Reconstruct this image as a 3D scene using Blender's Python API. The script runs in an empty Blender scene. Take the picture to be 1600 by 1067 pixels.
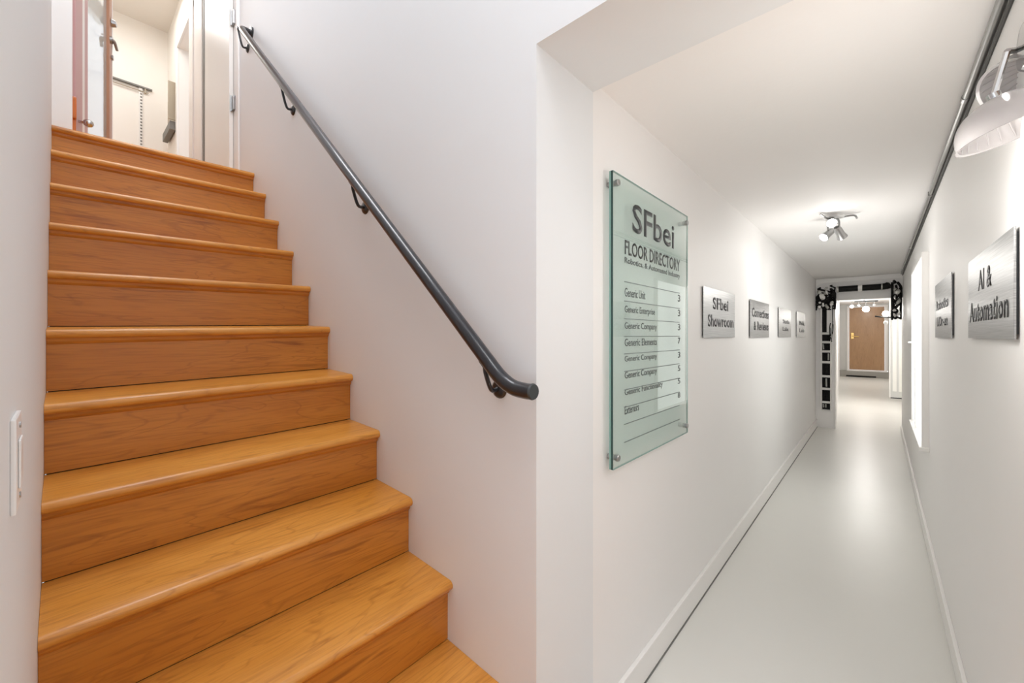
import bpy, bmesh, math, random
from mathutils import Vector, Matrix
random.seed(7)
sc = bpy.context.scene
C = sc.collection

# ------------------------------------------------------------------ camera, world, exposure
F, TH, HZ, H = 635.45, 0.73383, 524.0, 1.334      # focal length in px, yaw, horizon row, eye height
cam_d = bpy.data.cameras.new('camera'); cam = bpy.data.objects.new('camera', cam_d); C.objects.link(cam)
cam_d.sensor_fit = 'HORIZONTAL'; cam_d.sensor_width = 36; cam_d.lens = 36*F/1600
cam_d.shift_y = -(533.5-HZ)/1600; cam_d.clip_start = .01; cam_d.clip_end = 100
cam.location = (0, 0, H); cam.rotation_euler = (math.pi/2, 0, TH)
sc.camera = cam
w = bpy.data.worlds.new('world'); sc.world = w; w.use_nodes = True
w.node_tree.nodes['Background'].inputs[0].default_value = (.93, .95, 1, 1)
w.node_tree.nodes['Background'].inputs[1].default_value = 1.35
sc.view_settings.view_transform = 'Standard'; sc.view_settings.look = 'None'
sc.view_settings.exposure = 0.45; sc.view_settings.gamma = 1; sc.view_settings.use_curve_mapping = False
sc.cycles.max_bounces = 14; sc.cycles.diffuse_bounces = 10; sc.cycles.caustics_reflective = False
sc.cycles.caustics_refractive = False

def lamp(name, kind, loc, power, size=.1, rot=(0,0,0), col=(1,.97,.93), sy=None, spot=None):
    d = bpy.data.lights.new(name, kind); d.energy = power; d.color = col
    if kind == 'AREA':
        d.size = size
        if sy: d.shape = 'RECTANGLE'; d.size_y = sy
    else: d.shadow_soft_size = size
    if spot: d.spot_size = spot; d.spot_blend = .6
    o = bpy.data.objects.new(name, d); C.objects.link(o); o.location = loc; o.rotation_euler = rot
    return o
lamp('stairwell_fill', 'AREA', (-1.9, .4, 4.80), 23, 1.6, sy=.6, col=(.97,.96,1))  # added area fill without a fixture, brightens the stair walls
lamp('lobby_fill', 'AREA', (.2, -.5, 4.3), 26, 1.2, sy=1.2, col=(.97,.97,1))  # unseen fill panel added to lift the lobby and stair foot
lamp('upper_room_fill', 'AREA', (-5.2, .1, 4.85), 17, 1.0, sy=1.2, col=(1,.98,.96))  # added fill that makes the landing room bright, no lamp modelled

def ray(x, y):
    a = (x-800)/F; b = (HZ-y)/F
    return Vector((-math.sin(TH)+a*math.cos(TH), math.cos(TH)+a*math.sin(TH), b))
def P(x, y, ax, v):
    """where the sight line of a photo pixel meets the plane  axis = v"""
    d = ray(x, y); p = d*(v/d[ax] if ax < 2 else (v-H)/d[2]); p.z += H
    return p

# ------------------------------------------------------------------ materials
def srgb(r, g, b):
    f = lambda c: (c/255/12.92) if c/255 <= .04045 else ((c/255+.055)/1.055)**2.4
    return (f(r), f(g), f(b), 1)
def mat(name, col, rough=.5, metal=0, spec=.5, emit=None, es=0, bump=0, bscale=40, vary=0, coat=0):
    m = bpy.data.materials.new(name); m.use_nodes = True; nt = m.node_tree; p = nt.nodes['Principled BSDF']
    p.inputs['Base Color'].default_value = col; p.inputs['Roughness'].default_value = rough
    p.inputs['Metallic'].default_value = metal; p.inputs['Specular IOR Level'].default_value = spec
    p.inputs['Coat Weight'].default_value = coat
    if emit: p.inputs['Emission Color'].default_value = emit; p.inputs['Emission Strength'].default_value = es
    tc = nt.nodes.new('ShaderNodeTexCoord')
    if vary:
        n = nt.nodes.new('ShaderNodeTexNoise'); n.inputs['Scale'].default_value = 1.7; n.inputs['Detail'].default_value = 4
        nt.links.new(tc.outputs['Object'], n.inputs['Vector'])
        mx = nt.nodes.new('ShaderNodeMixRGB'); mx.inputs[1].default_value = tuple(c*(1-vary) for c in col[:3])+(1,)
        mx.inputs[2].default_value = tuple(min(1, c*(1+vary)) for c in col[:3])+(1,)
        nt.links.new(n.outputs['Fac'], mx.inputs[0]); nt.links.new(mx.outputs[0], p.inputs['Base Color'])
    if bump:
        n = nt.nodes.new('ShaderNodeTexNoise'); n.inputs['Scale'].default_value = bscale; n.inputs['Detail'].default_value = 3
        nt.links.new(tc.outputs['Object'], n.inputs['Vector'])
        b = nt.nodes.new('ShaderNodeBump'); b.inputs['Strength'].default_value = bump; b.inputs['Distance'].default_value = .01
        nt.links.new(n.outputs['Fac'], b.inputs['Height']); nt.links.new(b.outputs[0], p.inputs['Normal'])
    return m
M = {}
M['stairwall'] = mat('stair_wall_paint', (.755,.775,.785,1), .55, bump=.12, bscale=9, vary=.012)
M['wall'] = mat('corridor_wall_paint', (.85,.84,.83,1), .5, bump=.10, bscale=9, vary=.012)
M['ceil'] = mat('ceiling_paint', (.86,.85,.84,1), .7, bump=.05, vary=.01)
M['trim'] = mat('trim_paint', (.84,.83,.81,1), .35)
M['upwall'] = mat('upper_room_paint', (.84,.82,.78,1), .6, vary=.01)
M['upceil'] = mat('upper_room_ceiling', (.76,.74,.70,1), .7)
M['door'] = mat('white_door_paint', (.82,.82,.79,1), .35)
M['black'] = mat('black_rail', (.012,.013,.017,1), .28, spec=.5, coat=.4)
M['blackmat'] = mat('black_matte', (.006,.0055,.005,1), .6, spec=.3, bump=.4, bscale=60)
M['dark'] = mat('dark_letter', (.035,.04,.042,1), .4)
M['letter'] = mat('black_letter', (.012,.012,.013,1), .45)
M['grayletter'] = mat('gray_letter', (.16,.18,.18,1), .5)
M['pipe'] = mat('conduit_metal', (.36,.36,.35,1), .32, metal=.85)
M['pipedark'] = mat('dark_cable_paint', (.05,.05,.045,1), .5)  # the thin cable's own dark colour
M['steel'] = mat('brushed_steel', (.42,.42,.42,1), .3, metal=1)
M['chrome'] = mat('chrome', (.6,.6,.6,1), .15, metal=1)
M['brass'] = mat('brass', (.75,.52,.2,1), .25, metal=1)
M['white_plastic'] = mat('white_plastic', (.80,.80,.79,1), .3)
M['ridge'] = mat('slot_dark', (.2,.2,.19,1), .6)
M['pink'] = mat('stained_rose_wood', srgb(196,158,158), .4, vary=.06)
M['redwood'] = mat('red_brown_wood', srgb(186,138,108), .4, vary=.1)
M['taupe'] = mat('taupe_metal', srgb(168,158,140), .5, vary=.1)
M['stepgrey'] = mat('grey_step_paint', srgb(160,158,152), .5)
M['greywall'] = mat('grey_panel_paint', srgb(205,206,204), .5)
M['foil'] = mat('foil', (.5,.5,.47,1), .3, metal=.7, bump=.8, bscale=50)
M['bulb'] = mat('lit_bulb', (1,1,1,1), .3, emit=(1,.97,.92,1), es=40)
M['daylit'] = mat('daylit_frosted_pane', (.9,.9,.9,1), .4, emit=(.97,1,.98,1), es=.8)

def wood(name, dark, mid, light, rough=.28, axis=1):
    m = bpy.data.materials.new(name); m.use_nodes = True; nt = m.node_tree; p = nt.nodes['Principled BSDF']
    N = nt.nodes.new; L = nt.links.new
    tc = N('ShaderNodeTexCoord'); oi = N('ShaderNodeObjectInfo')
    mul = N('ShaderNodeVectorMath'); mul.operation = 'MULTIPLY_ADD'
    cmb = N('ShaderNodeCombineXYZ')
    for k, s in enumerate((13.1, 27.7, 7.3)):
        mm = N('ShaderNodeMath'); mm.operation = 'MULTIPLY'; mm.inputs[1].default_value = s
        L(oi.outputs['Random'], mm.inputs[0]); L(mm.outputs[0], cmb.inputs[k])
    L(tc.outputs['Object'], mul.inputs[0]); mul.inputs[1].default_value = (1,1,1); L(cmb.outputs[0], mul.inputs[2])
    def scaled(s):
        v = N('ShaderNodeVectorMath'); v.operation = 'MULTIPLY'; v.inputs[1].default_value = s
        L(mul.outputs[0], v.inputs[0]); return v
    def sv(a, b): return tuple(b if k == axis else a for k in range(3))
    # cathedral figure: distorted rings, stretched along the board
    v1 = scaled(sv(9, 1.3))
    n1 = N('ShaderNodeTexNoise'); n1.inputs['Scale'].default_value = 1.0; n1.inputs['Detail'].default_value = 3; n1.inputs['Distortion'].default_value = .7
    L(v1.outputs[0], n1.inputs['Vector'])
    mm = N('ShaderNodeMath'); mm.operation = 'MULTIPLY'; mm.inputs[1].default_value = 9; L(n1.outputs['Fac'], mm.inputs[0])
    fr = N('ShaderNodeMath'); fr.operation = 'PINGPONG'; fr.inputs[1].default_value = .5; L(mm.outputs[0], fr.inputs[0])
    lines = N('ShaderNodeMapRange'); lines.inputs[1].default_value = 0; lines.inputs[2].default_value = .10; lines.inputs[3].default_value = 1; lines.inputs[4].default_value = 0
    L(fr.outputs[0], lines.inputs[0])
    # fine flecks
    v2 = scaled(sv(160, 9)); n2 = N('ShaderNodeTexNoise'); n2.inputs['Scale'].default_value = 1; n2.inputs['Detail'].default_value = 4
    L(v2.outputs[0], n2.inputs['Vector'])
    # dark streaks, sparse
    v3 = scaled(sv(38, 3.2)); n3 = N('ShaderNodeTexNoise'); n3.inputs['Scale'].default_value = 1; n3.inputs['Detail'].default_value = 5; n3.inputs['Distortion'].default_value = .5
    L(v3.outputs[0], n3.inputs['Vector'])
    st = N('ShaderNodeMapRange'); st.inputs[1].default_value = .60; st.inputs[2].default_value = .74; L(n3.outputs['Fac'], st.inputs[0])
    # broad tone
    v4 = scaled(sv(7, 1.6)); n4 = N('ShaderNodeTexNoise'); n4.inputs['Scale'].default_value = 1; n4.inputs['Detail'].default_value = 3
    L(v4.outputs[0], n4.inputs['Vector'])
    r = N('ShaderNodeValToRGB'); r.color_ramp.elements[0].position = .3; r.color_ramp.elements[1].position = .72
    r.color_ramp.elements[0].color = mid; r.color_ramp.elements[1].color = light
    L(n4.outputs['Fac'], r.inputs[0])
    def mix(prev, fac_out, k, col):
        q = N('ShaderNodeMath'); q.operation = 'MULTIPLY'; q.inputs[1].default_value = k; L(fac_out, q.inputs[0])
        x = N('ShaderNodeMixRGB'); x.inputs[2].default_value = col; L(q.outputs[0], x.inputs[0]); L(prev, x.inputs[1]); return x.outputs[0]
    c = mix(r.outputs[0], lines.outputs[0], .30, dark)
    c = mix(c, st.outputs[0], .65, dark)
    fl = N('ShaderNodeMapRange'); fl.inputs[1].default_value = .45; fl.inputs[2].default_value = .7; L(n2.outputs['Fac'], fl.inputs[0])
    c = mix(c, fl.outputs[0], .28, dark)
    L(c, p.inputs['Base Color'])
    p.inputs['Roughness'].default_value = rough; p.inputs['Coat Weight'].default_value = .12; p.inputs['Coat Roughness'].default_value = .18
    b = N('ShaderNodeBump'); b.inputs['Strength'].default_value = .05; b.inputs['Distance'].default_value = .004
    L(n2.outputs['Fac'], b.inputs['Height']); L(b.outputs[0], p.inputs['Normal'])
    return m
M['tread'] = wood('maple_tread', srgb(140,76,22), srgb(202,134,48), srgb(222,158,74), .32)
M['riser'] = wood('maple_riser', srgb(124,64,16), srgb(184,114,36), srgb(203,135,52), .38)
M['orange'] = wood('orange_wood', srgb(150,70,10), srgb(196,104,26), srgb(210,116,34), .35, axis=2)
M['browndoor'] = wood('brown_door_wood', srgb(140,102,70), srgb(168,130,92), srgb(180,142,102), .4, axis=2)

def floor_mat():
    m = mat('grey_floor_paint', (.74,.735,.70,1), .3, spec=.45, vary=.02); nt = m.node_tree; p = nt.nodes['Principled BSDF']
    tc = nt.nodes.new('ShaderNodeTexCoord'); mp = nt.nodes.new('ShaderNodeMapping'); mp.inputs['Scale'].default_value = (1.2, 6, 1)
    n = nt.nodes.new('ShaderNodeTexNoise'); n.inputs['Scale'].default_value = 2.2; n.inputs['Detail'].default_value = 4
    nt.links.new(tc.outputs['Object'], mp.inputs[0]); nt.links.new(mp.outputs[0], n.inputs['Vector'])
    b = nt.nodes.new('ShaderNodeBump'); b.inputs['Strength'].default_value = .05; b.inputs['Distance'].default_value = .01
    nt.links.new(n.outputs['Fac'], b.inputs['Height']); nt.links.new(b.outputs[0], p.inputs['Normal'])
    r = nt.nodes.new('ShaderNodeMapRange'); r.inputs[3].default_value = .26; r.inputs[4].default_value = .38
    nt.links.new(n.outputs['Fac'], r.inputs[0]); nt.links.new(r.outputs[0], p.inputs['Roughness'])
    return m
M['floor'] = floor_mat()
def brushed():
    m = mat('brushed_sign_metal', (.44,.44,.44,1), .38, metal=.9); nt = m.node_tree; p = nt.nodes['Principled BSDF']
    tc = nt.nodes.new('ShaderNodeTexCoord'); mp = nt.nodes.new('ShaderNodeMapping'); mp.inputs['Scale'].default_value = (1, 3, 260)
    n = nt.nodes.new('ShaderNodeTexNoise'); n.inputs['Scale'].default_value = 1.5; n.inputs['Detail'].default_value = 3
    nt.links.new(tc.outputs['Object'], mp.inputs[0]); nt.links.new(mp.outputs[0], n.inputs['Vector'])
    r = nt.nodes.new('ShaderNodeValToRGB'); r.color_ramp.elements[0].color = (.27,.27,.268,1); r.color_ramp.elements[1].color = (.42,.42,.415,1)
    r.color_ramp.elements[0].position = .3; r.color_ramp.elements[1].position = .7
    nt.links.new(n.outputs['Fac'], r.inputs[0]); nt.links.new(r.outputs[0], p.inputs['Base Color'])
    return m
M['sign'] = brushed()
def thin_glass(name, tint, gloss=1.0, rough=.0, haze=0.0, hazecol=(.7,.85,.8,1)):
    m = bpy.data.materials.new(name); m.use_nodes = True; nt = m.node_tree; nt.nodes.clear()
    o = nt.nodes.new('ShaderNodeOutputMaterial'); t = nt.nodes.new('ShaderNodeBsdfTransparent'); t.inputs[0].default_value = tint
    g = nt.nodes.new('ShaderNodeBsdfGlossy'); g.inputs['Roughness'].default_value = rough; g.inputs[0].default_value = (1,1,1,1)
    fr = nt.nodes.new('ShaderNodeFresnel'); fr.inputs[0].default_value = 1.5
    ge = nt.nodes.new('ShaderNodeNewGeometry'); inv = nt.nodes.new('ShaderNodeMath'); inv.operation = 'SUBTRACT'; inv.inputs[0].default_value = 1
    nt.links.new(ge.outputs['Backfacing'], inv.inputs[1]); k0 = nt.nodes.new('ShaderNodeMath'); k0.operation = 'MULTIPLY'
    nt.links.new(fr.outputs[0], k0.inputs[0]); nt.links.new(inv.outputs[0], k0.inputs[1])
    k = nt.nodes.new('ShaderNodeMath'); k.operation = 'MULTIPLY'; k.inputs[1].default_value = gloss
    d = nt.nodes.new('ShaderNodeBsdfDiffuse'); d.inputs[0].default_value = hazecol
    mh = nt.nodes.new('ShaderNodeMixShader'); mh.inputs[0].default_value = haze
    nt.links.new(t.outputs[0], mh.inputs[1]); nt.links.new(d.outputs[0], mh.inputs[2])
    mx = nt.nodes.new('ShaderNodeMixShader'); nt.links.new(k0.outputs[0], k.inputs[0]); nt.links.new(k.outputs[0], mx.inputs[0])
    nt.links.new(mh.outputs[0], mx.inputs[1]); nt.links.new(g.outputs[0], mx.inputs[2]); nt.links.new(mx.outputs[0], o.inputs[0])
    return m
M['glass'] = thin_glass('green_tinted_glass', (.89,.94,.925,1), 1.0, .01, .22, (.66,.77,.73,1))
M['doorglass'] = thin_glass('door_glass', (.93,.95,.94,1), .9, .02, .6, (.66,.71,.70,1))  # pale diffuse share stands in for opaque reflections in the pane
M['edge'] = mat('glass_edge_teal', srgb(120,165,156), .15, spec=.8)
M['edgedark'] = mat('glass_edge_dark_line', srgb(38,70,66), .2)
def shade_mat():
    m = bpy.data.materials.new('frosted_shade_glass'); m.use_nodes = True; nt = m.node_tree; p = nt.nodes['Principled BSDF']
    p.inputs['Base Color'].default_value = (.60,.58,.58,1); p.inputs['Roughness'].default_value = .12; p.inputs['Coat Weight'].default_value = .6
    t = nt.nodes.new('ShaderNodeBsdfTranslucent'); t.inputs[0].default_value = (.55,.54,.54,1)
    tr = nt.nodes.new('ShaderNodeBsdfTransparent'); tr.inputs[0].default_value = (.95,.94,.94,1)
    m1 = nt.nodes.new('ShaderNodeMixShader'); m1.inputs[0].default_value = .35
    m2 = nt.nodes.new('ShaderNodeMixShader'); m2.inputs[0].default_value = .18
    nt.links.new(p.outputs[0], m1.inputs[1]); nt.links.new(t.outputs[0], m1.inputs[2])
    nt.links.new(m1.outputs[0], m2.inputs[1]); nt.links.new(tr.outputs[0], m2.inputs[2])
    nt.links.new(m2.outputs[0], nt.nodes['Material Output'].inputs[0]); return m
M['shade'] = shade_mat()

# ------------------------------------------------------------------ mesh helpers
def wloc(o):
    v = Vector((0,0,0))
    while o: v = v + o.location; o = o.parent
    return v
def obj(name, bm, m, parent=None, smooth=False, origin=None):
    if parent is not None: off = wloc(parent)
    else:
        if origin is None:
            xs = [v.co for v in bm.verts]
            origin = Vector([(min(c[k] for c in xs)+max(c[k] for c in xs))/2 for k in (0,1)]+[min(c[2] for c in xs)])
        off = Vector(origin)
    bmesh.ops.translate(bm, verts=bm.verts[:], vec=-off)
    bmesh.ops.recalc_face_normals(bm, faces=bm.faces[:])
    me = bpy.data.meshes.new(name); bm.to_mesh(me); bm.free(); me.materials.append(m)
    if smooth:
        for p in me.polygons: p.use_smooth = True
        try: me.set_sharp_from_angle(angle=math.radians(40))
        except Exception: pass
    o = bpy.data.objects.new(name, me); C.objects.link(o)
    if parent is not None: o.parent = parent
    else: o.location = off
    return o
def tag(o, label, cat, group=None):
    o['label'] = label; o['category'] = cat
    if group: o['group'] = group
    return o
def thing(name, label, cat, loc, group=None):
    o = bpy.data.objects.new(name, None); C.objects.link(o); o.location = loc; o.empty_display_size = .1
    return tag(o, label, cat, group)
def struct(name, bm, m, **k):
    o = obj(name, bm, m, **k); o['kind'] = 'structure'; return o
def B(x0, x1, y0, y1, z0, z1, bev=0, bm=None):
    bm2 = bmesh.new()
    r = bmesh.ops.create_cube(bm2, size=1)
    for v in bm2.verts:
        v.co = Vector(((x0+x1)/2+v.co.x*(x1-x0), (y0+y1)/2+v.co.y*(y1-y0), (z0+z1)/2+v.co.z*(z1-z0)))
    if bev: bmesh.ops.bevel(bm2, geom=bm2.edges[:], offset=bev, segments=2, affect='EDGES', profile=.6)
    if bm is None: return bm2
    return join(bm, bm2)
def join(bm, b2):
    me = bpy.data.meshes.new('tmp'); b2.to_mesh(me); b2.free(); bm.from_mesh(me); bpy.data.meshes.remove(me); return bm
def catmull(pts, n=6):
    pts = [Vector(p) for p in pts]; out = []
    for i in range(len(pts)-1):
        p0 = pts[max(i-1,0)]; p1 = pts[i]; p2 = pts[i+1]; p3 = pts[min(i+2,len(pts)-1)]
        for k in range(n):
            t = k/n
            out.append(.5*((2*p1)+(p2-p0)*t+(2*p0-5*p1+4*p2-p3)*t*t+(3*p1-p0-3*p2+p3)*t**3))
    out.append(pts[-1]); return out
def tube(pts, r, seg=12, bm=None, cap=True):
    bm = bm or bmesh.new(); pts = [Vector(p) for p in pts]; n = len(pts)
    rr = r if isinstance(r, (list, tuple)) else [r]*n
    t0 = (pts[1]-pts[0]).normalized(); up = Vector((0,0,1)) if abs(t0.z) < .9 else Vector((1,0,0))
    u = (up - t0*up.dot(t0)).normalized(); rings = []
    for i, p in enumerate(pts):
        t = (pts[min(i+1,n-1)]-pts[max(i-1,0)]).normalized()
        u = (u - t*u.dot(t)).normalized(); v = t.cross(u)
        rings.append([bm.verts.new(p+(u*math.cos(2*math.pi*k/seg)+v*math.sin(2*math.pi*k/seg))*rr[i]) for k in range(seg)])
    for a, b in zip(rings, rings[1:]):
        for k in range(seg): bm.faces.new((a[k], a[(k+1)%seg], b[(k+1)%seg], b[k]))
    if cap: bm.faces.new(rings[0][::-1]); bm.faces.new(rings[-1])
    return bm
def prism(poly, y0, y1):
    """polygon in (x, z) extruded along y"""
    bm = bmesh.new(); a = [bm.verts.new((x, y0, z)) for x, z in poly]; b = [bm.verts.new((x, y1, z)) for x, z in poly]
    bm.faces.new(a); bm.faces.new(b[::-1]); n = len(poly)
    for k in range(n): bm.faces.new((a[k], b[k], b[(k+1)%n], a[(k+1)%n]))
    return bm
def lathe(prof, c, d, seg=24, closed=False):
    """profile [(radius, height)] turned round axis d through c"""
    d = Vector(d).normalized(); up = Vector((0,0,1)) if abs(d.z) < .9 else Vector((1,0,0))
    u = d.cross(up).normalized(); v = d.cross(u); c = Vector(c); bm = bmesh.new(); rings = []
    for r, h in prof:
        if r < 1e-6: rings.append([bm.verts.new(c+d*h)])
        else: rings.append([bm.verts.new(c+d*h+(u*math.cos(2*math.pi*k/seg)+v*math.sin(2*math.pi*k/seg))*r) for k in range(seg)])
    for a, b in zip(rings, rings[1:]):
        for k in range(seg):
            l = (k+1) % seg
            if len(a) == 1 and len(b) == 1: continue
            if len(a) == 1: bm.faces.new((a[0], b[k], b[l]))
            elif len(b) == 1: bm.faces.new((a[k], a[l], b[0]))
            else: bm.faces.new((a[k], a[l], b[l], b[k]))
    return bm
def text_bm(s, side, x, ya, yb, z0, z1, bold=0.0, depth=.0004, shear=0):
    """lettering filling ya..yb (reading order) by z0..z1 on the plane x; side=+1 faces +x, -1 faces -x"""
    cu = bpy.data.curves.new('t', 'FONT'); cu.body = s; cu.size = 1; cu.offset = bold; cu.shear = shear; cu.resolution_u = 3
    to = bpy.data.objects.new('t', cu); C.objects.link(to); bpy.context.view_layer.update()
    me = bpy.data.meshes.new_from_object(to.evaluated_get(bpy.context.evaluated_depsgraph_get()))
    bpy.data.objects.remove(to); bpy.data.curves.remove(cu)
    bm = bmesh.new(); bm.from_mesh(me); bpy.data.meshes.remove(me)
    xs = [v.co.x for v in bm.verts]; ys = [v.co.y for v in bm.verts]; a0, a1, b0, b1 = min(xs), max(xs), min(ys), max(ys)
    for v in bm.verts:
        u = (v.co.x-a0)/(a1-a0); t = (v.co.y-b0)/(b1-b0)
        v.co = Vector((x, ya+(yb-ya)*u, z0+(z1-z0)*t))
    r = bmesh.ops.extrude_face_region(bm, geom=bm.faces[:])
    bmesh.ops.translate(bm, verts=[g for g in r['geom'] if isinstance(g, bmesh.types.BMVert)], vec=(side*depth, 0, 0))
    return bm

# ------------------------------------------------------------------ key planes
YS = .85          # stair side wall (faces the camera side)
YL = -.0319       # opposite stair wall
XL, XR = -.6791, .2349   # corridor side walls
ZC = H+.8145      # corridor ceiling
ZS = H+.7787      # underside of the header over the corridor mouth
D0, T, H0, R = 1.0237, .2239, -.7975, .2094
TL, TA = .024, .044
def SZ(D, y, h): return H+h-TL*(YS-y)+0*D
FL = .12          # wooden lobby floor level
ZT = 4.93         # stairwell ceiling
YP = 7.4          # portal plane
LZ = H+H0+9*R-.034   # landing level (top at the wall side)

# ------------------------------------------------------------------ setting
struct('floor', B(-1.5, .9, .86, 17.6, -.06, 0), M['floor'])
struct('floor.001', B(-.85, 1.7, -1.9, .86, -.06, FL-.012), M['riser'])
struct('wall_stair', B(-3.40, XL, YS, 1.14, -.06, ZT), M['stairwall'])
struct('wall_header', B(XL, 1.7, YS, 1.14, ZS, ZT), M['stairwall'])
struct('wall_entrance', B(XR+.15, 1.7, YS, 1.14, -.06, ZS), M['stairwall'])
struct('wall_left', B(XL-.12, XL-.002, 1.14, YP+.12, -.06, ZC+.1), M['wall'])
struct('wall_right', B(XR, XR+.15, YS, 7.75, -.06, ZC+.1), M['wall'])
struct('ceiling', B(XL-.12, XR+.15, 1.14, YP+.12, ZC, ZC+.1), M['ceil'])
# stair left wall and lobby shell behind the camera
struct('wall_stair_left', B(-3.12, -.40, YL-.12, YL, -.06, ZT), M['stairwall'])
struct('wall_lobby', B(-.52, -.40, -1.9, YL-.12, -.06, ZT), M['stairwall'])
struct('wall_lobby_blocker', B(1.6, 1.7, -1.9, YS, -.06, ZT), M['stairwall'])  # added unseen wall, shuts out side light so the jamb darkens
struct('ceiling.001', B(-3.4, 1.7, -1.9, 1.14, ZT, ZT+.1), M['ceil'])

# floor boards of the lobby
for k in range(14):
    x0 = -.84+k*.18
    o = obj('plank', B(x0+.0012, x0+.1788, -1.9, YS-.001, FL-.012, FL, .0015), M['tread'], bpy.data.objects['floor.001'])

# ------------------------------------------------------------------ staircase
stairs = thing('staircase', 'honey coloured maple staircase climbing between white walls, bullnosed treads', 'staircase', (-D0, (YS+YL)/2, FL))
def nosing_poly(D, dback, th=.03, r=.015):
    pts = []
    for k in range(9):
        a = math.pi/2 + math.pi*k/8
        pts.append((D+r+r*math.cos(a), -r+r*math.sin(a)))     # (depth, dz) starts at top, goes round the front
    top_back = (D+dback, 0); bot_back = (D+dback, -th)
    return [top_back]+pts+[bot_back]
def slope(bm, Dn, h, ys):
    for v in bm.verts:
        D = -v.co.x; v.co.z = H + h + v.co.z - TL*(YS-v.co.y) + TA*max(0, D-Dn)*(1)
    return bm
for i in range(-1, 10):
    Dn = D0+i*T; h = H0+i*R - (.02 if i == 9 else 0)
    y0 = YL+.0005
    depth = T+.028 if i < 9 else .20
    poly = [(-d, z) for d, z in nosing_poly(Dn, depth)]
    yend = YS-.0008
    if i == 9: yend = YS-.001
    t = obj('tread', slope(prism(poly, y0, yend), Dn, h, None), M['tread'], stairs, smooth=True)
    cv = [(Dn+.016, -.030), (Dn+.018, -.040), (Dn+.023, -.047), (Dn+.0262, -.049), (Dn+.0262, -.030)]
    obj('nosing_shadow_strip', slope(prism([(-d, z) for d, z in cv], y0, yend), Dn, h, None), M['riser'], t)  # shadow under the nosing, given as a shaped strip
    zb = -R+TA*T*0-.02
    zr = -(R-(.02 if i == 9 else 0))+TA*(T+.026)+.0018
    rp = [(Dn+.026, -.030), (Dn+.026, zr), (Dn+.044, zr), (Dn+.044, -.030)]
    obj('riser', slope(prism([(-d, z) for d, z in rp], y0, yend), Dn, h, None), M['riser'], stairs)

for i in range(-1, 9):      # added dark backing behind each riser, blocks light leaks and darkens the joint
    Dn = D0+i*T; h = H0+i*R
    obj('dark_riser_backing', slope(prism([(-d, z) for d, z in [(Dn+.045, -.031), (Dn+.045, -R-.02), (Dn+.045+T, -R-.02), (Dn+.045+T, -.031)]], YL+.004, YS-.004), Dn, h, None), M['dark'], stairs)
obj('dark_riser_backing', B(-(D0+9*T)-.10, -(D0+9*T)-.045, YL+.004, YS-.004, LZ-R-.06, LZ-.04), M['dark'], stairs)  # same added backing at the landing riser

# landing and room beyond
ZF = LZ+.004
struct('floor.002', B(-6.35, -(D0+9*T)-.20, -.9, YS+.6, ZF-.12, ZF), M['tread'])
struct('wall_upper_back', B(-6.40, -6.285, -.9, YS+.001, ZF, ZT), M['upwall'])
DA, DB = 5.60, 4.97      # side doorway on the right wall upstairs
struct('wall_upper_right', B(-6.285, -DA, YS, YS+.12, ZF, ZT), M['upwall'])
struct('wall_upper_right.001', B(-DA, -DB, YS, YS+.12, 4.43, ZT), M['upwall'])
struct('wall_upper_right.002', B(-DB, -3.40, YS, YS+.12, ZF, ZT), M['door'])
struct('wall_upper_side', B(-DA-.2, -DB+.2, YS+.55, YS+.6, ZF, ZT), M['stairwall'])
struct('wall_upper_left', B(-6.285, -4.55, -.22, -.10, ZF, ZT), M['upwall'])
struct('wall_upper_end', B(-4.6, -3.12, -.9, -.8, ZF, ZT), M['pink'])
struct('wall_upper_front', B(-3.30, -3.12, -.9, YL-.12, ZF, ZT), M['stairwall'])
struct('ceiling.002', B(-6.40, -3.4, -.9, YS+.6, ZT, ZT+.1), M['upceil'])
# jamb casings
struct('trim_1', B(-3.235, -3.118, YL-.12, .040, ZF-.03, ZT, .004), M['trim'])
a = P(375,100,1,YS); b = P(361,100,1,YS)
struct('trim_2', B(b.x, a.x, YS-.012, YS, ZF, ZT, .003), M['trim'])
struct('trim_3', B(-4.96, -4.80, YS-.022, YS, ZF, 4.50, .004), M['trim'])
struct('trim_4', B(-4.80, -4.50, YS-.010, YS, ZF, ZT, .004), M['trim'])
struct('trim_5', B(-5.68, -4.80, YS-.018, YS, 4.43, 4.50, .004), M['trim'])
struct('trim_6', B(-5.68, -5.60, YS-.018, YS, ZF, 4.43, .004), M['trim'])

# white door leaf folded back against the right wall
dr = bpy.data.objects.new('door_1', None); C.objects.link(dr); dr.location = (-3.62, YS-.03, ZF); dr['kind'] = 'structure'
obj('door_leaf', B(P(320,100,1,YS-.04).x, P(358,100,1,YS-.04).x, YS-.04, YS-.014, ZF+.012, ZT-.35, .003), M['door'], dr)
hx = P(364.5, 30, 1, YS-.02).x
for zz in (P(363,30,1,YS-.02).z, P(364,162,1,YS-.02).z):
    hg = obj('hinge', B(hx-.018, hx+.02, YS-.026, YS-.012, zz-.05, zz+.05, .002), M['steel'], dr)
    obj('hinge_pin', tube([(hx-.014, YS-.03, zz-.055), (hx-.014, YS-.03, zz+.055)], .005, 8), M['chrome'], hg)
obj('door_gap_shade', B(P(316.5,100,1,YS-.03).x, P(319.5,100,1,YS-.03).x, YS-.03, YS-.012, ZF+.012, ZT-.35), M['ridge'], dr)  # dark strip stands for the shaded gap past the leaf

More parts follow.
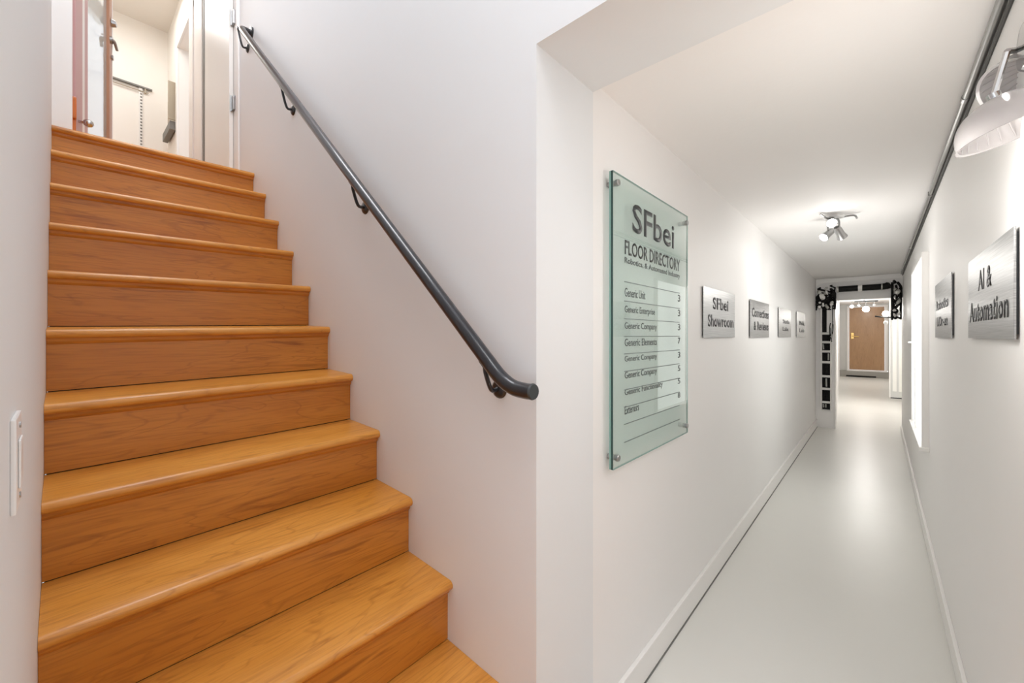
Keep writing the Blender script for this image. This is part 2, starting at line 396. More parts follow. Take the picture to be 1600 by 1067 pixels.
# glazed door leaf, standing open on the left of the landing
hg0 = Vector((-3.42, .036)); e0 = Vector((-4.16, .232)); dv = (e0-hg0).normalized(); nv = Vector((-dv.y, dv.x))
gd = thing('glazed_door', 'glazed door with rose stile and brown edge standing open at the stair top', 'door', (hg0.x, hg0.y, ZF))
LEN = (e0-hg0).length; ZD = ZF+2.05
def leaf(u0, u1, n0, n1, z0, z1, bev=.002):
    bm = bmesh.new(); B(u0, u1, n0, n1, z0, z1, bev, bm)
    for v in bm.verts:
        p = hg0+dv*v.co.x+nv*v.co.y; v.co.x, v.co.y = p.x, p.y
    return bm
obj('stile', leaf(0, .12, -.02, .02, ZF+.01, ZD), M['pink'], gd)
obj('stile', leaf(.12, .17, -.018, .018, ZF+.01, ZD), M['trim'], gd)
obj('inner_stile', leaf(.17, .235, -.016, .016, ZF+.01, ZD), M['pink'], gd)
obj('stile', leaf(LEN-.075, LEN-.015, -.02, .02, ZF+.01, ZD), M['redwood'], gd)
obj('lock_stile', leaf(LEN-.015, LEN, -.022, .022, ZF+.01, ZD), M['trim'], gd)
obj('bottom_rail', leaf(.17, LEN-.075, -.018, .018, ZF+.01, ZF+.10), M['trim'], gd)
obj('top_rail', leaf(.17, LEN-.075, -.018, .018, ZD-.10, ZD), M['trim'], gd)
obj('glass_pane', leaf(.235, LEN-.075, -.004, .004, ZF+.10, ZD-.10, 0), M['doorglass'], gd)
def gp(u, n, z): p = hg0+dv*u+nv*n; return Vector((p.x, p.y, z))
zh = ZF+1.06
ha = obj('lever_handle', tube(catmull([gp(LEN-.05, -.022, zh+.01), gp(LEN-.05, -.03, zh+.01), gp(LEN-.04, -.04, zh+.005), gp(LEN-.0, -.045, zh-.03)], 4), .009, 8), M['steel'], gd, smooth=True)
obj('rose', tube([gp(LEN-.05, -.020, zh+.01), gp(LEN-.05, -.032, zh+.01)], .025, 14), M['steel'], ha)
obj('lever_handle', tube(catmull([gp(LEN-.05, .022, zh+.01), gp(LEN-.05, .045, zh+.01), gp(LEN-.08, .05, zh), gp(LEN-.14, .05, zh)], 4), .008, 8), M['chrome'], gd, smooth=True)
obj('deadbolt', tube([gp(LEN-.02, -.022, zh+.15), gp(LEN-.02, -.045, zh+.15)], [.028,.02], 12), M['steel'], gd)
obj('keyhole_plate', tube([gp(LEN-.02, -.020, zh-.10), gp(LEN-.02, -.030, zh-.10)], .017, 12), M['steel'], gd)

# orange wooden post block beside the left casing, with a clear knob
pb = thing('wooden_post', 'orange wooden post end beside the left casing of the landing', 'post', (-3.30, .05, ZF))
obj('shaft', B(-3.33, -3.305, .012, .056, ZF, ZF+.17, .003), M['orange'], pb)
obj('cap', B(-3.345, -3.29, .000, .058, ZF+.14, ZF+.26, .006), M['orange'], pb)
kp = gp(.05, -.02, ZF+.19)
kn = obj('door_knob', lathe([(0,.02),(.014,.022),(.021,.032),(.023,.043),(.019,.055),(.011,.062),(0,.064)], kp, (-nv.x, -nv.y, 0), 14), M['chrome'], gd, smooth=True)
obj('knob_shank', tube([kp, gp(.05, -.043, ZF+.19)], .008, 10), M['chrome'], kn)

# shelf with slotted upright on upper back wall
XB = -6.285
sh = thing('wall_shelf', 'thin grey shelf rail on the cream wall behind the landing', 'shelf', (XB+.02, .3, P(200,128,0,XB).z))
s0, s1 = P(180,121,0,XB+.03), P(238,138,0,XB+.03)
obj('shelf_board', B(XB, XB+.03, .05, s1.y, s0.z-.012, s0.z+.006, .002), M['ridge'], sh)
obj('hanging_rail', tube([(XB+.02, .05, s0.z-.05), (XB+.02, s1.y-.03, s0.z-.05)], .006, 8), M['taupe'], sh)
for yy in (.12, s1.y-.06):
    obj('bracket', B(XB, XB+.028, yy-.006, yy+.006, s0.z-.06, s0.z-.012, .001), M['taupe'], sh)
su = thing('slotted_upright', 'narrow white slotted upright below the shelf rail upstairs', 'shelf bracket', (XB+.01, P(220,130,0,XB+.02).y, ZF+.1))
yu = P(220,130,0,XB+.02).y
obj('strip', B(XB, XB+.015, yu-.016, yu+.016, ZF+.1, s0.z-.013, .002), M['white_plastic'], su)
for k in range(44):
    obj('slot', B(XB+.013, XB+.017, yu-.004, yu+.012, ZF+.15+k*.036, ZF+.168+k*.036), M['ridge'], su)
# wall box upstairs
z0, z1 = P(271,213,1,YS).z, P(271,142,1,YS).z
wb = thing('wall_box', 'taupe metal wall box with open cover by the upstairs doorway', 'electrical box', (-6.05, YS-.05, z0))
obj('back_plate', B(-6.20, -5.70, YS-.012, YS, z0+.04, z1-.02, .003), M['taupe'], wb)
obj('cover', B(-5.72, -5.705, YS-.075, YS-.012, z0+.10, z1, .003), M['taupe'], wb)
obj('tray', B(-6.18, -5.72, YS-.06, YS-.012, z0, z0+.09, .004), M['ridge'], wb)
obj('switch_block', B(-5.95, -5.80, YS-.03, YS-.012, z0+.22, z0+.32, .004), M['white_plastic'], wb)

# ------------------------------------------------------------------ light switch on the left wall
ls = thing('light_switch', 'white light switch plate on the near left wall', 'light switch', (-.62, YL, 1.14))
obj('plate', B(-.675, -.60, YL, YL+.004, 1.165, 1.255, .0015), M['white_plastic'], ls)
rk = obj('rocker', B(-.655, -.62, YL+.004, YL+.006, 1.185, 1.232, .0015), M['white_plastic'], ls)
for zz in (1.175, 1.245):
    obj('screw', tube([(-.6375, YL+.003, zz), (-.6375, YL+.0052, zz)], .003, 8), M['steel'], ls)

# ------------------------------------------------------------------ handrail
YR = .79
hr = thing('handrail', 'long black tubular handrail sloping down the white stair wall', 'handrail', (-1.9, YR, 2.1))
top = P(378,46,1,YR); e1 = P(775,583,1,YR)
pts = [(top.x-.012, YS-.002, top.z+.012), (top.x-.012, YR+.025, top.z+.012), (top.x-.005, YR+.006, top.z+.006), (top.x+.02, YR, top.z-.018)]
A = Vector(pts[-1]); Bv = Vector((-.80, YR, P(762,565,1,YR).z))
path = catmull(pts, 4)[:-1] + [A+(Bv-A)*k/10 for k in range(10)] + catmull([Bv, Vector((-.755, YR, 1.222)), Vector((-.71, YR, 1.199)), Vector((-.668, YR, 1.193)), Vector((-.643, YR, 1.193))], 6)
obj('rail_tube', tube(path, .0205, 20), M['black'], hr, smooth=True)
obj('end_cap', tube([(-.643, YR, 1.193), (-.638, YR, 1.193)], [.0215, .019], 20), M['dark'], hr, smooth=True)
obj('wall_flange', tube([(top.x-.012, YS-.012, top.z+.012), (top.x-.012, YS, top.z+.012)], .038, 18), M['black'], hr)
for (px, py) in ((388,76), (459,172), (572,324), (781,607)):
    q = P(px, py, 1, YS)                    # wall plate centre on the wall
    pl = obj('bracket', lathe([(0,-.012),(.018,-.011),(.026,-.006),(.029,0),(0,0)], (q.x, YS-.001, q.z), (0,1,0), 20), M['black'], hr, smooth=True)
    s = (Bv-A); zr = A.z+(Bv.z-A.z)*((q.x-A.x)/(Bv.x-A.x)); zr = max(zr, 1.195) if q.x > -.8 else zr
    obj('bracket_arm', tube(catmull([(q.x, YS-.01, q.z), (q.x, YS-.035, q.z+.0), (q.x, YR+.004, zr-.048), (q.x, YR, zr-.024)], 5), .0065, 8), M['black'], pl, smooth=True)
    obj('saddle', B(q.x-.022, q.x+.022, YR-.009, YR+.009, -.004, .003, .001), M['black'], pl).location = (0,0,0)
    sd = pl.children[-1]
    ang = math.atan2(Bv.z-A.z, Bv.x-A.x) if q.x < -.8 else math.atan2(Bv.z-A.z, Bv.x-A.x)*.5
    me = sd.data; W = wloc(pl)
    for v in me.vertices:
        p = v.co + W; u = p.x-q.x; z = p.z
        v.co = Vector((q.x+u*math.cos(ang)-z*math.sin(ang)*0, p.y, zr-.0245+z+u*math.sin(ang))) - W

# ------------------------------------------------------------------ corridor: baseboards, conduit
def base(name, x0, x1, y0, y1, top):
    bm = bmesh.new(); B(x0, x1, y0, y1, .007, top, .003, bm); return struct(name, bm, M['trim'])
base('baseboard_left', XL-.002, XL+.014, 1.145, YP, .115)
base('baseboard_right', XR-.014, XR, 1.145, 7.7, .10)
struct('base_gap_shade', B(XL-.001, XL+.0165, 1.145, YP, 0, .0045), M['ridge'])  # dark strip painted as the shade in the crack under the baseboard
cd = thing('conduit', 'long grey metal conduit in the corner of corridor ceiling and right wall', 'pipe', (XR-.03, 4, ZC-.05))
cx, cz = XR-.016, ZC-.0125
obj('conduit_tube', tube([(cx, 1.15, cz), (cx, 2.05, cz)], .0105, 14), M['pipe'], cd, smooth=True)
obj('conduit_tube', tube([(cx, 2.05, cz), (cx, 7.30, cz)], .0095, 14), M['pipe'], cd, smooth=True)
obj('coupling', tube([(cx, 2.035, cz), (cx, 2.065, cz)], .0125, 14), M['steel'], cd, smooth=True)
for yy in (1.45, 3.3, 5.2, 6.9):
    obj('strap', B(cx-.012, XR, yy-.007, yy+.007, cz-.012, cz+.0125, .001), M['pipe'], cd)
tag(obj('thin_cable', tube([(XR-.004, 1.15, cz-.0165), (XR-.004, 4, cz-.0165), (XR-.004, 7.34, cz-.0165)], .0055, 8), M['pipedark']), 'thin black cable under the grey ceiling conduit', 'cable')

# ------------------------------------------------------------------ glass directory board
XG = -.649
dg = thing('glass_directory', 'tall green tinted glass floor directory board standing off the left corridor wall', 'sign', (XG, 1.566, .895))
y0, y1, z0, z1 = 1.216, 1.918, .892, 1.876
obj('glass_panel', B(XG-.006, XG, y0, y1, z0, z1), M['glass'], dg)
obj('glass_edge', B(XG-.006, XG+.0002, y0-.004, y0, z0, z1), M['edgedark'], dg)
obj('glass_edge', B(XG-.012, XG-.006, y0-.004, y0, z0, z1), M['edge'], dg)
for (za, zb) in ((z0-.002, z0), (z1, z1+.002)):
    obj('glass_edge', B(XG-.006, XG+.0002, y0, y1, za, zb), M['edge'], dg)
obj('glass_edge', B(XG-.006, XG+.0002, y1, y1+.002, z0, z1), M['edge'], dg)
for yy in (y0+.022, y1-.028):
    for zz in (z0+.035, z1-.035):
        so = obj('standoff', tube([(XL+.0005, yy, zz), (XG-.006, yy, zz)], .0095, 14), M['steel'], dg, smooth=True)
        obj('standoff_cap', tube([(XG, yy, zz), (XG+.009, yy, zz), (XG+.011, yy, zz)], [.0115,.0115,.0095], 16), M['steel'], so, smooth=True)
def line_on(px0, py0, px1, py1, s, m, bold, name='lettering'):
    """text whose left edge spans py0..py1 at px0 and ends at px1"""
    a = P(px0, py1, 0, XG+.002); b = P(px0, py0, 0, XG+.002); c = P(px1, 500, 0, XG+.002)
    return obj(name, text_bm(s, 1, XG+.0003, a.y, c.y, a.z, b.z, bold), m, dg)
line_on(989, 316, 1054, 371-9, 'SFbei', M['dark'], .014)
line_on(977, 374, 1063, 397, 'FLOOR DIRECTORY', M['letter'], .014)
line_on(977, 401, 1063, 413, 'Robotics, & Automated Industry', M['dark'], .012)
rows = [(449,463,'Generic Unit',1009),(477,491,'Generic Enterprise',1024),(503,517,'Generic Company',1027),(529,541,'Generic Elements',1027),(556,568,'Generic Company',1027),(581,595,'Generic Company',1027),(608,621,'Generic Functionality',1036),(635,648,'Exteriors',999)]
for a, b, s, e in rows: line_on(977, a, e, b, s, M['dark'], .006)
for y, s in zip((466,489,511,532,554,575,595,617), '33373558'):
    pa = P(1060, y+5, 0, XG+.002); pb = P(1065, y-4, 0, XG+.002)
    obj('lettering', text_bm(s, 1, XG+.0003, pa.y, pb.y-.012, pa.z, pb.z+.002, .01), M['dark'], dg)
for ya, yb in ((438,454),(467,480),(494,505),(521,530),(549,554),(576,577),(603,601),(628,626-1),(655,650-1),(685,651+20)):
    pass
for pl, pr in ((439,459),(469,483),(496,505),(522,528),(546,552),(574,573),(602,596),(630,617),(656,638),(684,660)):
    a = P(976, pl, 0, XG+.002); b = P(1064, pr, 0, XG+.002); z = (a.z+b.z)/2
    obj('divider_line', B(XG+.0003, XG+.0012, a.y, b.y-.012, z-.0013, z+.0013), M['grayletter'], dg)

# ------------------------------------------------------------------ metal wall signs
def sign(side, xw, ya, yb, z0, z1, lines, label, bold=.026):
    """ya = reader's left edge"""
    d = .0095; so = .010
    t = thing('metal_sign', label, 'sign', (xw, (ya+yb)/2, z0), 'brushed metal corridor signs')
    lo, hi = min(ya, yb), max(ya, yb); xf = xw+side*d
    obj('sign_panel', B(min(xw+side*.0055, xf), max(xw+side*.0055, xf), lo, hi, z0, z1, .0008), M['sign'], t)
    k = min(xw+side*.0002, xw+side*.0055); k2 = max(xw+side*.0002, xw+side*.0055)
    obj('shadow_backing', B(k, k2, lo+.012, hi-.012, z0+.012, z1-.012), M['dark'], t)  # dark sheet fills in the shadow gap between panel and wall
    for s, u0, u1, v0, v1 in lines:
        obj('lettering', text_bm(s, side, xf+side*.0003, ya+(yb-ya)*u0, ya+(yb-ya)*u1, z0+(z1-z0)*v0, z0+(z1-z0)*v1, bold), M['letter'], t)
    return t
sign(1, XL-.002, 2.22, 2.835, 1.322, 1.590, [('SFbei', .26, .76, .58, .83), ('Showroom', .12, .95, .22, .47)], 'brushed metal sign reading SFbei Showroom, nearest the glass directory')
sign(1, XL-.002, 3.25, 3.91, 1.318, 1.590, [('Connections', .08, .97, .55, .80), ('& Reviews', .16, .96, .20, .44)], 'second brushed metal sign along the left wall, reading Connections')
sign(1, XL-.002, 4.35, 5.04, 1.316, 1.590, [('Studio', .30, .86, .48, .62), ('Labs', .30, .76, .22, .36)], 'third metal sign on the left wall with glossy top and faint lettering')
sign(1, XL-.002, 5.44, 6.13, 1.313, 1.603, [('Media', .28, .86, .48, .66), ('Lab', .30, .86, .20, .36)], 'farthest small metal sign on the left corridor wall')
sign(-1, XR, 2.063, 1.435, 1.325, 1.580, [('AI &', .30, .62, .56, .80), ('Automation', .05, .92, .20, .45)], 'brushed metal sign reading AI & Automation on the right wall')
sign(-1, XR, 3.149, 2.504, 1.323, 1.600, [('Robotics', .10, .86, .50, .68), ('UDr-ea', .14, .84, .20, .38)], 'dark edged metal sign on the right wall between window and larger sign', .03)

# ------------------------------------------------------------------ window on the right wall (proud frosted daylight window)
wn = bpy.data.objects.new('window_1', None); C.objects.link(wn); wn['kind'] = 'structure'; wn.location = (XR, 4.3, .6)
wx, wy0, wy1, wz0, wz1 = P(1440, 500, 1, 3.64).x, 3.64, 4.75, .63, 1.86
obj('window_pane', B(wx+.010, wx+.018, wy0+.014, wy1-.014, wz0+.02, wz1-.02), M['daylit'], wn)
obj('frame_side', B(wx, XR, wy0, wy0+.016, wz0, wz1, .002), M['trim'], wn)
obj('frame_side', B(wx, XR, wy1-.016, wy1, wz0, wz1, .002), M['trim'], wn)
obj('frame_top', B(wx, XR, wy0+.016, wy1-.016, wz1-.022, wz1, .002), M['trim'], wn)
obj('window_sill', B(wx-.012, XR, wy0-.03, wy1+.02, wz0-.022, wz0, .002), M['trim'], wn)
obj('sash', B(wx+.004, wx+.02, 4.38, 4.40, wz0, wz1-.022, .002), M['trim'], wn)
obj('window_latch', B(wx-.022, wx, wy1-.06, wy1-.03, 1.27, 1.285, .002), M['white_plastic'], wn)

# ------------------------------------------------------------------ portal at the corridor end
pl = P(1305, 500, 1, YP).x; zl = P(1330, 468, 1, YP).z
struct('wall_portal', B(XL-.12, pl, YP, YP+.12, -.06, ZC+.1), M['wall'])
struct('wall_portal.001', B(pl, XR+.45, YP, YP+.12, zl, ZC+.4), M['wall'])
struct('trim_8', B(XL-.002, XR, YP-.018, YP, ZC-.062, ZC, .004), M['trim'])
struct('trim_9', B(pl-.012, pl+.004, YP-.006, YP+.13, 0, zl, .003), M['trim'])
# hall beyond
YE = 17.3; xe = P(1312, 500, 1, YE).x; zc2 = 2.34
bm = bmesh.new(); vs = [bm.verts.new(c) for c in ((pl-.10, YP+.12, -.06), (pl, YP+.12, -.06), (xe, YE, -.06), (xe-.1, YE, -.06), (pl-.10, YP+.12, zc2), (pl, YP+.12, zc2), (xe, YE, zc2), (xe-.1, YE, zc2))]
for f in ((0,1,2,3),(4,5,6,7),(0,1,5,4),(1,2,6,5),(2,3,7,6),(3,0,4,7)): bm.faces.new([vs[k] for k in f])
struct('wall_hall_left', bm, M['wall'])
struct('wall_hall_right', B(.40, .50, YP+.12, YE, -.06, zc2), M['wall'])
struct('wall_hall_return', B(XR+.15, .50, YP, YP+.12, -.06, zl), M['wall'])
struct('ceiling.003', B(xe-.1, .50, YP+.12, YE, zc2, zc2+.1), M['ceil'])
dl, drx = P(1327,500,1,YE).x, P(1382,500,1,YE).x; dz0, dz1 = P(1350,578,1,YE).z, P(1350,480,1,YE).z
struct('wall_hall_end', B(xe-.1, dl-.06, YE, YE+.1, -.06, zc2+.1), M['greywall'])
struct('wall_hall_end.001', B(drx+.08, .50, YE, YE+.1, -.06, zc2+.1), M['greywall'])
struct('wall_hall_end.002', B(dl-.06, drx+.08, YE, YE+.1, dz1+.05, zc2+.1), M['greywall'])
struct('trim_10', B(xe, .40, YE-.25, YE, 0, dz0-.03), M['stepgrey'])          # raised step before the door
struct('trim_11', B(dl-.05, drx+.06, YE-.27, YE, dz0-.03, dz0, .004), M['trim'])
struct('trim_12', B(dl-.06, dl-.004, YE-.03, YE+.05, dz0, dz1+.05, .004), M['trim'])
struct('trim_13', B(drx+.004, drx+.08, YE-.03, YE+.05, dz0, dz1+.05, .004), M['trim'])
struct('trim_14', B(dl-.004, drx+.004, YE-.03, YE+.05, dz1, dz1+.05, .004), M['trim'])
fd = bpy.data.objects.new('door_2', None); C.objects.link(fd); fd['kind'] = 'structure'; fd.location = (0, YE, dz0)
obj('door_leaf', B(dl, drx, YE-.012, YE+.03, dz0+.004, dz1-.004, .003), M['browndoor'], fd)
lv = obj('door_lever', tube([(dl+.08, YE-.012, 1.31), (dl+.08, YE-.07, 1.31), (dl+.24, YE-.075, 1.29)], .018, 8), M['brass'], fd, smooth=True)
obj('lever_plate', B(dl+.045, dl+.115, YE-.02, YE-.012, 1.22, 1.42, .003), M['brass'], lv)
va, vb = P(1322,588,1,YE-.25).x, P(1369,589,1,YE-.25).x
vn = thing('floor_vent', 'long black slot vent in the grey step below the brown door', 'vent', ((va+vb)/2, YE-.26, .0))
obj('vent_slot', B(va, vb, YE-.262, YE-.251, .01, .055, .003), M['blackmat'], vn)
obj('vent_flange', B(va-.02, vb+.02, YE-.256, YE-.2505, .004, .062), M['stepgrey'], vn)
# white door leaf standing open on the right of the hall
d3 = bpy.data.objects.new('door_3', None); C.objects.link(d3); d3['kind'] = 'structure'; d3.location = (.3, 11.3, 0)
xa = P(1391.5, 500, 1, 11.3).x
obj('door_leaf', B(xa, .398, 11.3, 11.34, .075, 2.12, .004), M['greywall'], d3)
for k in (0, 1): obj('door_panel', B(xa+.03+k*.09, xa+.09+k*.09, 11.292, 11.30, .20, 1.95, .003), M['door'], d3)
obj('door_edge', B(xa-.022, xa, 11.29, 11.345, .075, 2.12, .003), M['trim'], d3)
obj('under_door_shade', B(xa, .398, 11.302, 11.338, .055, .075), M['dark'], d3)  # dark strip standing in for the shaded gap below the leaf

# ------------------------------------------------------------------ black rack with white rungs against the portal's left post
YK = YP-.055
def pk(x, y): return P(x, y, 1, YK)
rx0, rx1 = pk(1284.5, 500).x, pk(1297.5, 500).x; rz0, rz1 = pk(1290, 641).z, pk(1290, 478).z
rz0 = max(rz0, .01)
rack = thing('wall_rack', 'tall narrow black rack with white rungs on the left of the inner doorway', 'rack', ((rx0+rx1)/2, YP-.02, rz0))
obj('back_panel', B(rx0, rx1, YP-.030, YP-.001, rz0+.01, rz1, .003), M['blackmat'], rack)
for x, n in ((rx0-.010, 0), (rx1+.006, 1)):
    obj('rail', B(x-.009, x+.009, YP-.060, YP-.001, rz0, rz1+.02, .003), M['trim'], rack)
for yy in (521, 534.5, 549, 566, 588, 607.5, 628.5):
    z = pk(1290, yy).z
    obj('rung', tube([(rx0-.004, YP-.045, z), (rx1+.004, YP-.045, z)], .017, 8), M['trim'], rack)
ym = [483, 521, 534.5, 549, 566, 588, 607.5, 628.5, 640]
for a, b in zip(ym, ym[1:]):
    za, zb = pk(1290, b).z+.03, pk(1290, a).z-.03
    if zb-za < .03: continue
    for k in range(3):
        x = rx0+(rx1-rx0)*(.22+.28*k)+random.uniform(-.006, .006)
        obj('bottle_neck' if False else 'dowel', tube([(x, YP-.032, za), (x+random.uniform(-.008,.008), YP-.040, zb)], random.uniform(.007,.013), 6), M['blackmat'] if random.random() < .8 else M['foil'], rack)
z0_, z1_ = pk(1296, 519).z, pk(1296, 484).z
obj('white_column', B(rx1-.042, rx1-.004, YP-.058, YP-.030, z0_, z1_, .004), M['trim'], rack)

def tangle(name, label, cx0, cx1, cz0, cz1, y, n, r, seed, curl=.5):
    rnd = random.Random(seed)
    t = thing(name, label, 'cables', ((cx0+cx1)/2, y, cz0), None)
    for k in range(n):
        pts = []; x = rnd.uniform(cx0, cx1); z = rnd.uniform(cz0+(cz1-cz0)*.4, cz1)
        L = rnd.uniform(.3, 1)*(cz1-cz0)
        for q in range(6):
            pts.append((min(max(x, cx0), cx1), y+rnd.uniform(-.03, .025), min(max(z, cz0), cz1)))
            x += rnd.uniform(-1, 1)*(cx1-cx0)*curl; z -= L/6*rnd.uniform(.3, 1.5)
        obj('cable', tube(catmull(pts, 4), r*rnd.uniform(.6, 1.25), 7), M['blackmat'], t, smooth=True)
    for k in range(n//2):
        x, z = rnd.uniform(cx0+.02, cx1-.02), rnd.uniform(cz0+.02, cz1-.02)
        bm = bmesh.new(); bmesh.ops.create_icosphere(bm, subdivisions=2, radius=1)
        sx, sz = rnd.uniform(.012,.024), rnd.uniform(.014,.045); an = rnd.uniform(-1, 1)
        for v in bm.verts:
            j = 1+rnd.uniform(-.25,.25); a, b = v.co.x*sx*j, v.co.z*sz*j
            v.co = Vector((x+a*math.cos(an)-b*math.sin(an), y-.035+v.co.y*.012, z+a*math.sin(an)+b*math.cos(an)))
        obj('foil_wrap', bm, M['foil'] if k % 2 else M['trim'], t)
    return t
a, b = pk(1275, 447), pk(1304.5, 481)
tangle('cable_bundle', 'tangle of black cables and foil above the black rack, left of the doorway', a.x, b.x, b.z-.02, a.z, YP-.05, 24, .014, 3)
a, b = pk(1279, 470), pk(1303, 522)
tangle('cable_bundle', 'loose black cables trailing down the right rail of the black rack', b.x-.045, b.x, b.z-.1, a.z, YP-.07, 4, .006, 5, .2)
a, b = P(1394, 438, 1, YP-.05), P(1407.5, 498, 1, YP-.05)
tangle('cable_bundle', 'knot of black cables hanging in the right corner beneath the conduit end', a.x, min(b.x, XR-.02), b.z, a.z, YP-.05, 15, .012, 11)
# black pipe across the lintel
pz = P(1340, 452, 1, YP-.04).z
bp = thing('black_pipe', 'thick black pipe running across the lintel of the inner doorway', 'pipe', (P(1340,452,1,YP-.04).x, YP-.04, pz))
def px_(x, y): return P(x, y, 1, YP-.045)
p0, p1 = px_(1307.5, 452), px_(1377, 452)
obj('pipe_run', tube([(p0.x, YP-.045, p0.z), (p1.x, YP-.045, p0.z-.0)], .040, 14), M['blackmat'], bp, smooth=True)
e = px_(1391, 443)
obj('pipe_elbow', tube(catmull([(p1.x+.008, YP-.045, p0.z), (p1.x+.05, YP-.05, p0.z+.006), (e.x, YP-.055, e.z-.01)], 5), [.042]*5+[.044]*4+[.03]*2, 14), M['blackmat'], bp, smooth=True)
obj('joint_band', tube([(p1.x, YP-.045, p0.z), (p1.x+.012, YP-.045, p0.z)], .046, 14), M['foil'], bp)
obj('joint_band', tube([(p0.x, YP-.045, p0.z), (p0.x+.02, YP-.045, p0.z)], .046, 14), M['foil'], bp)
k = px_(1344, 450)
cl = obj('pipe_clamp', tube([(k.x-.022, YP-.045, p0.z), (k.x+.022, YP-.045, p0.z)], .048, 14), M['trim'], bp)

# ------------------------------------------------------------------ ceiling spot lights
def spot_head(par, c, d, r=.03, L=.085, m=None, lit=True):
    d = Vector(d).normalized(); c = Vector(c)
    h = obj('spot_head', lathe([(0,-L),(r*.55,-L),(r*.75,-L*.8),(r*.8,-L*.3),(r,0),(r,.004),(r*.9,.004),(r*.86,-.012)], c, d, 18), m or M['steel'], par, smooth=True)
    obj('bulb', lathe([(0,.002),(r*.5,0),(r*.85,-.010)], c, d, 16), M['bulb'] if lit else M['chrome'], h)
    return h
lx, ly = -.227, 3.523
cs = thing('ceiling_spotlight', 'cluster of chrome ceiling spotlights in the middle of the corridor ceiling', 'ceiling light', (lx, ly, ZC))
obj('canopy', lathe([(0,0),(.06,0),(.06,-.012),(.05,-.022),(0,-.024)], (lx, ly, ZC), (0,0,1), 24), M['white_plastic'], cs, smooth=True)
heads = [((-.005,-.10,-.070), (.15,-.9,-.3), True), ((-.055,.015,-.135), (-.5,-.6,-.6), True), ((.045,-.02,-.155), (.35,.75,-.8), False)]
for off, d, lit in heads:
    c = Vector((lx, ly, ZC))+Vector(off)
    a = Vector((lx, ly, ZC-.02))
    obj('arm', tube(catmull([a, a+Vector((off[0]*.6, off[1]*.6, -.02)), c-Vector(d).normalized()*.05], 5), .006, 8), M['steel'], cs, smooth=True)
    spot_head(cs, c, d, lit=lit)
obj('arm', tube(catmull([(lx-.015, ly-.01, ZC-.02), (lx-.035, ly-.10, ZC-.03), (lx-.06, ly-.16, ZC-.012)], 5), .006, 8), M['steel'], cs, smooth=True)
obj('arm', tube(catmull([(lx+.02, ly, ZC-.02), (lx+.10, ly+.02, ZC-.012), (lx+.12, ly-.0, ZC-.04)], 5), .006, 8), M['steel'], cs, smooth=True)
lamp('corridor_bulb', 'POINT', (lx, ly-.05, ZC-.42), 3.6, .10)
for tx, ty, tz, pw in ((XL, 2.95, 1.7, 2.5), (XL, 4.3, 1.7, 3.5), (0.1, 6.5, 1.0, 34)):
    v = Vector((tx-lx, ty-ly, tz-(ZC-.2)))
    lamp('spot_beam', 'SPOT', (lx, ly, ZC-.2), pw*.8, .03, v.to_track_quat('-Z', 'Y').to_euler(), spot=1.1)

# far pendant cluster beyond the portal
YQ = 10.0
q = P(1350, 478, 1, YQ)
fs = thing('hanging_spotlight', 'bright cluster of small lamps hanging in the hall before the brown door', 'ceiling light', (q.x, YQ, zc2))
obj('canopy', lathe([(0,0),(.05,0),(.05,-.02),(0,-.03)], (q.x, YQ, zc2), (0,0,1), 16), M['steel'], fs)
zb = P(1345, 471, 1, YQ).z
obj('stem', tube([(q.x, YQ, zc2-.02), (q.x, YQ, zb)], .007, 6), M['steel'], fs)
obj('crossbar', tube([(P(1335,470,1,YQ).x, YQ, zb), (P(1372,470,1,YQ).x, YQ, zb)], .011, 8), M['dark'], fs)
for (px, py, r) in ((1331,479,.026), (1342,477,.022), (1353,483,.05), (1366,476,.020)):
    c = P(px, py, 1, YQ)
    obj('arm', tube([(c.x, YQ, zb), (c.x, YQ, c.z+r*.5)], .006, 6), M['steel'], fs)
    obj('glass_globe', lathe([(r*math.sin(math.pi*k/8), r*math.cos(math.pi*k/8)) for k in range(9)], (c.x, YQ, c.z), (0,0,1), 12), M['bulb'] if r > .024 else M['chrome'], fs, smooth=True)
lamp('hall_bulb', 'POINT', (q.x, YQ, 1.75), 17, .08)
lamp('hall_far_fill', 'POINT', (-.3, 15.0, 2.1), 16, .08)  # added fill deep in the hall, no fixture hangs here
c = P(1383, 491, 1, 9.0)
sb = thing('swing_lamp', 'small white lamp on a black bar at the right of the inner doorway', 'lamp', (c.x, 9.0, c.z))
a, b = P(1367,494,1,9.0), P(1396,497.5,1,9.0)
obj('bar', tube([a, (c.x, 9.0, (a.z+b.z)/2), (.398, 9.0, b.z)], .012, 8), M['blackmat'], sb)
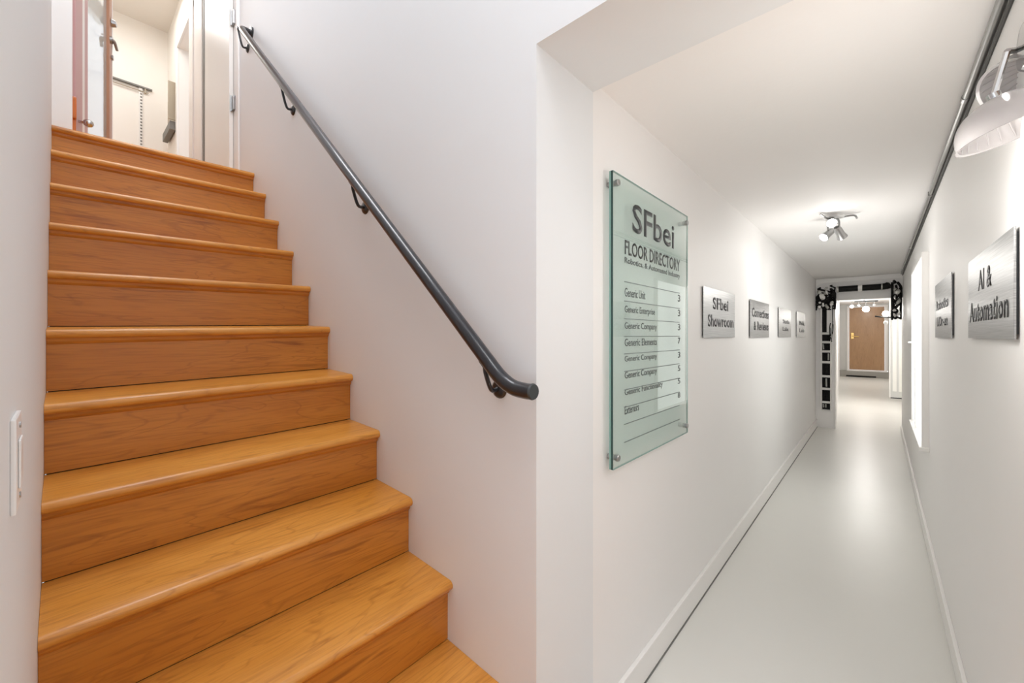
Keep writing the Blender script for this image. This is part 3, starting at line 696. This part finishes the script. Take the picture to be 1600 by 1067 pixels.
for yy, r in ((490,.045), (504,.032)):
    g = P(1384, yy, 1, 9.0)
    obj('globe', lathe([(r*math.sin(math.pi*k/8), r*math.cos(math.pi*k/8)) for k in range(9)], g, (0,0,1), 14), M['bulb'] if yy == 490 else M['white_plastic'], sb, smooth=True)

# ------------------------------------------------------------------ near wall lamp with frosted bell shades (top right)
wl = thing('wall_lamp', 'wall lamp with two frosted ribbed glass shades high on the right wall', 'lamp', (XR, 1.33, 1.85))
Yq = 1.42
def bell(c, d, r, depth):
    prof = []; n = 12
    for k in range(n+1):
        t = k/n; prof.append((r*(math.sin(t*math.pi/2)**.75), -depth*(1-t**1.6)))
    th = .0035
    inner = [(max(0, rr-th), hh-.0) for rr, hh in prof[::-1]]
    return lathe(prof+[(r+.002, .002)]+inner, c, d, 40)
bell_specs = [(P(1580,205,1,1.36), Vector((.27,.02,-.92)), .083, .080), (P(1590,138,1,1.40), Vector((-.62,-.50,-.70)), .068, .10)]
hub = Vector((XR-.035, 1.33, 1.93))
obj('wall_plate', lathe([(0,-.02),(.045,-.016),(.055,0),(0,0)], (XR, 1.33, 1.93), (1,0,0), 24), M['chrome'], wl, smooth=True)
for c, d, r, dp in bell_specs:
    d = d.normalized()
    s = obj('glass_shade', bell(c, d, r, dp), M['shade'], wl, smooth=True)
    for k in range(24):
        a = 2*math.pi*k/24; up = Vector((0,0,1)); u = d.cross(Vector((1,0,0))).normalized(); v = d.cross(u)
        dirn = u*math.cos(a)+v*math.sin(a)
        obj('rib', tube([c+dirn*r*.97-d*.002, c+dirn*r*.80-d*dp*.42, c+dirn*r*.45-d*dp*.78], .0012, 4), M['shade'], s)
    obj('lamp_holder', tube([c-d*(dp+.012), c-d*(dp*.55)], .012, 12), M['chrome'], s, smooth=True)
    obj('arm', tube(catmull([hub, (hub+c-d*dp)/2+Vector((0,0,.01)), c-d*(dp+.008)], 5), .006, 8), M['chrome'], wl, smooth=True)

g = P(1567, 154, 1, 1.36)
obj('bulb', lathe([(.010*math.sin(math.pi*k/8), .010*math.cos(math.pi*k/8)) for k in range(9)], g, (0,0,1), 14), M['bulb'], wl, smooth=True)
lamp('wall_lamp_bulb', 'POINT', (.06, 1.30, 1.60), 4.2, .10)
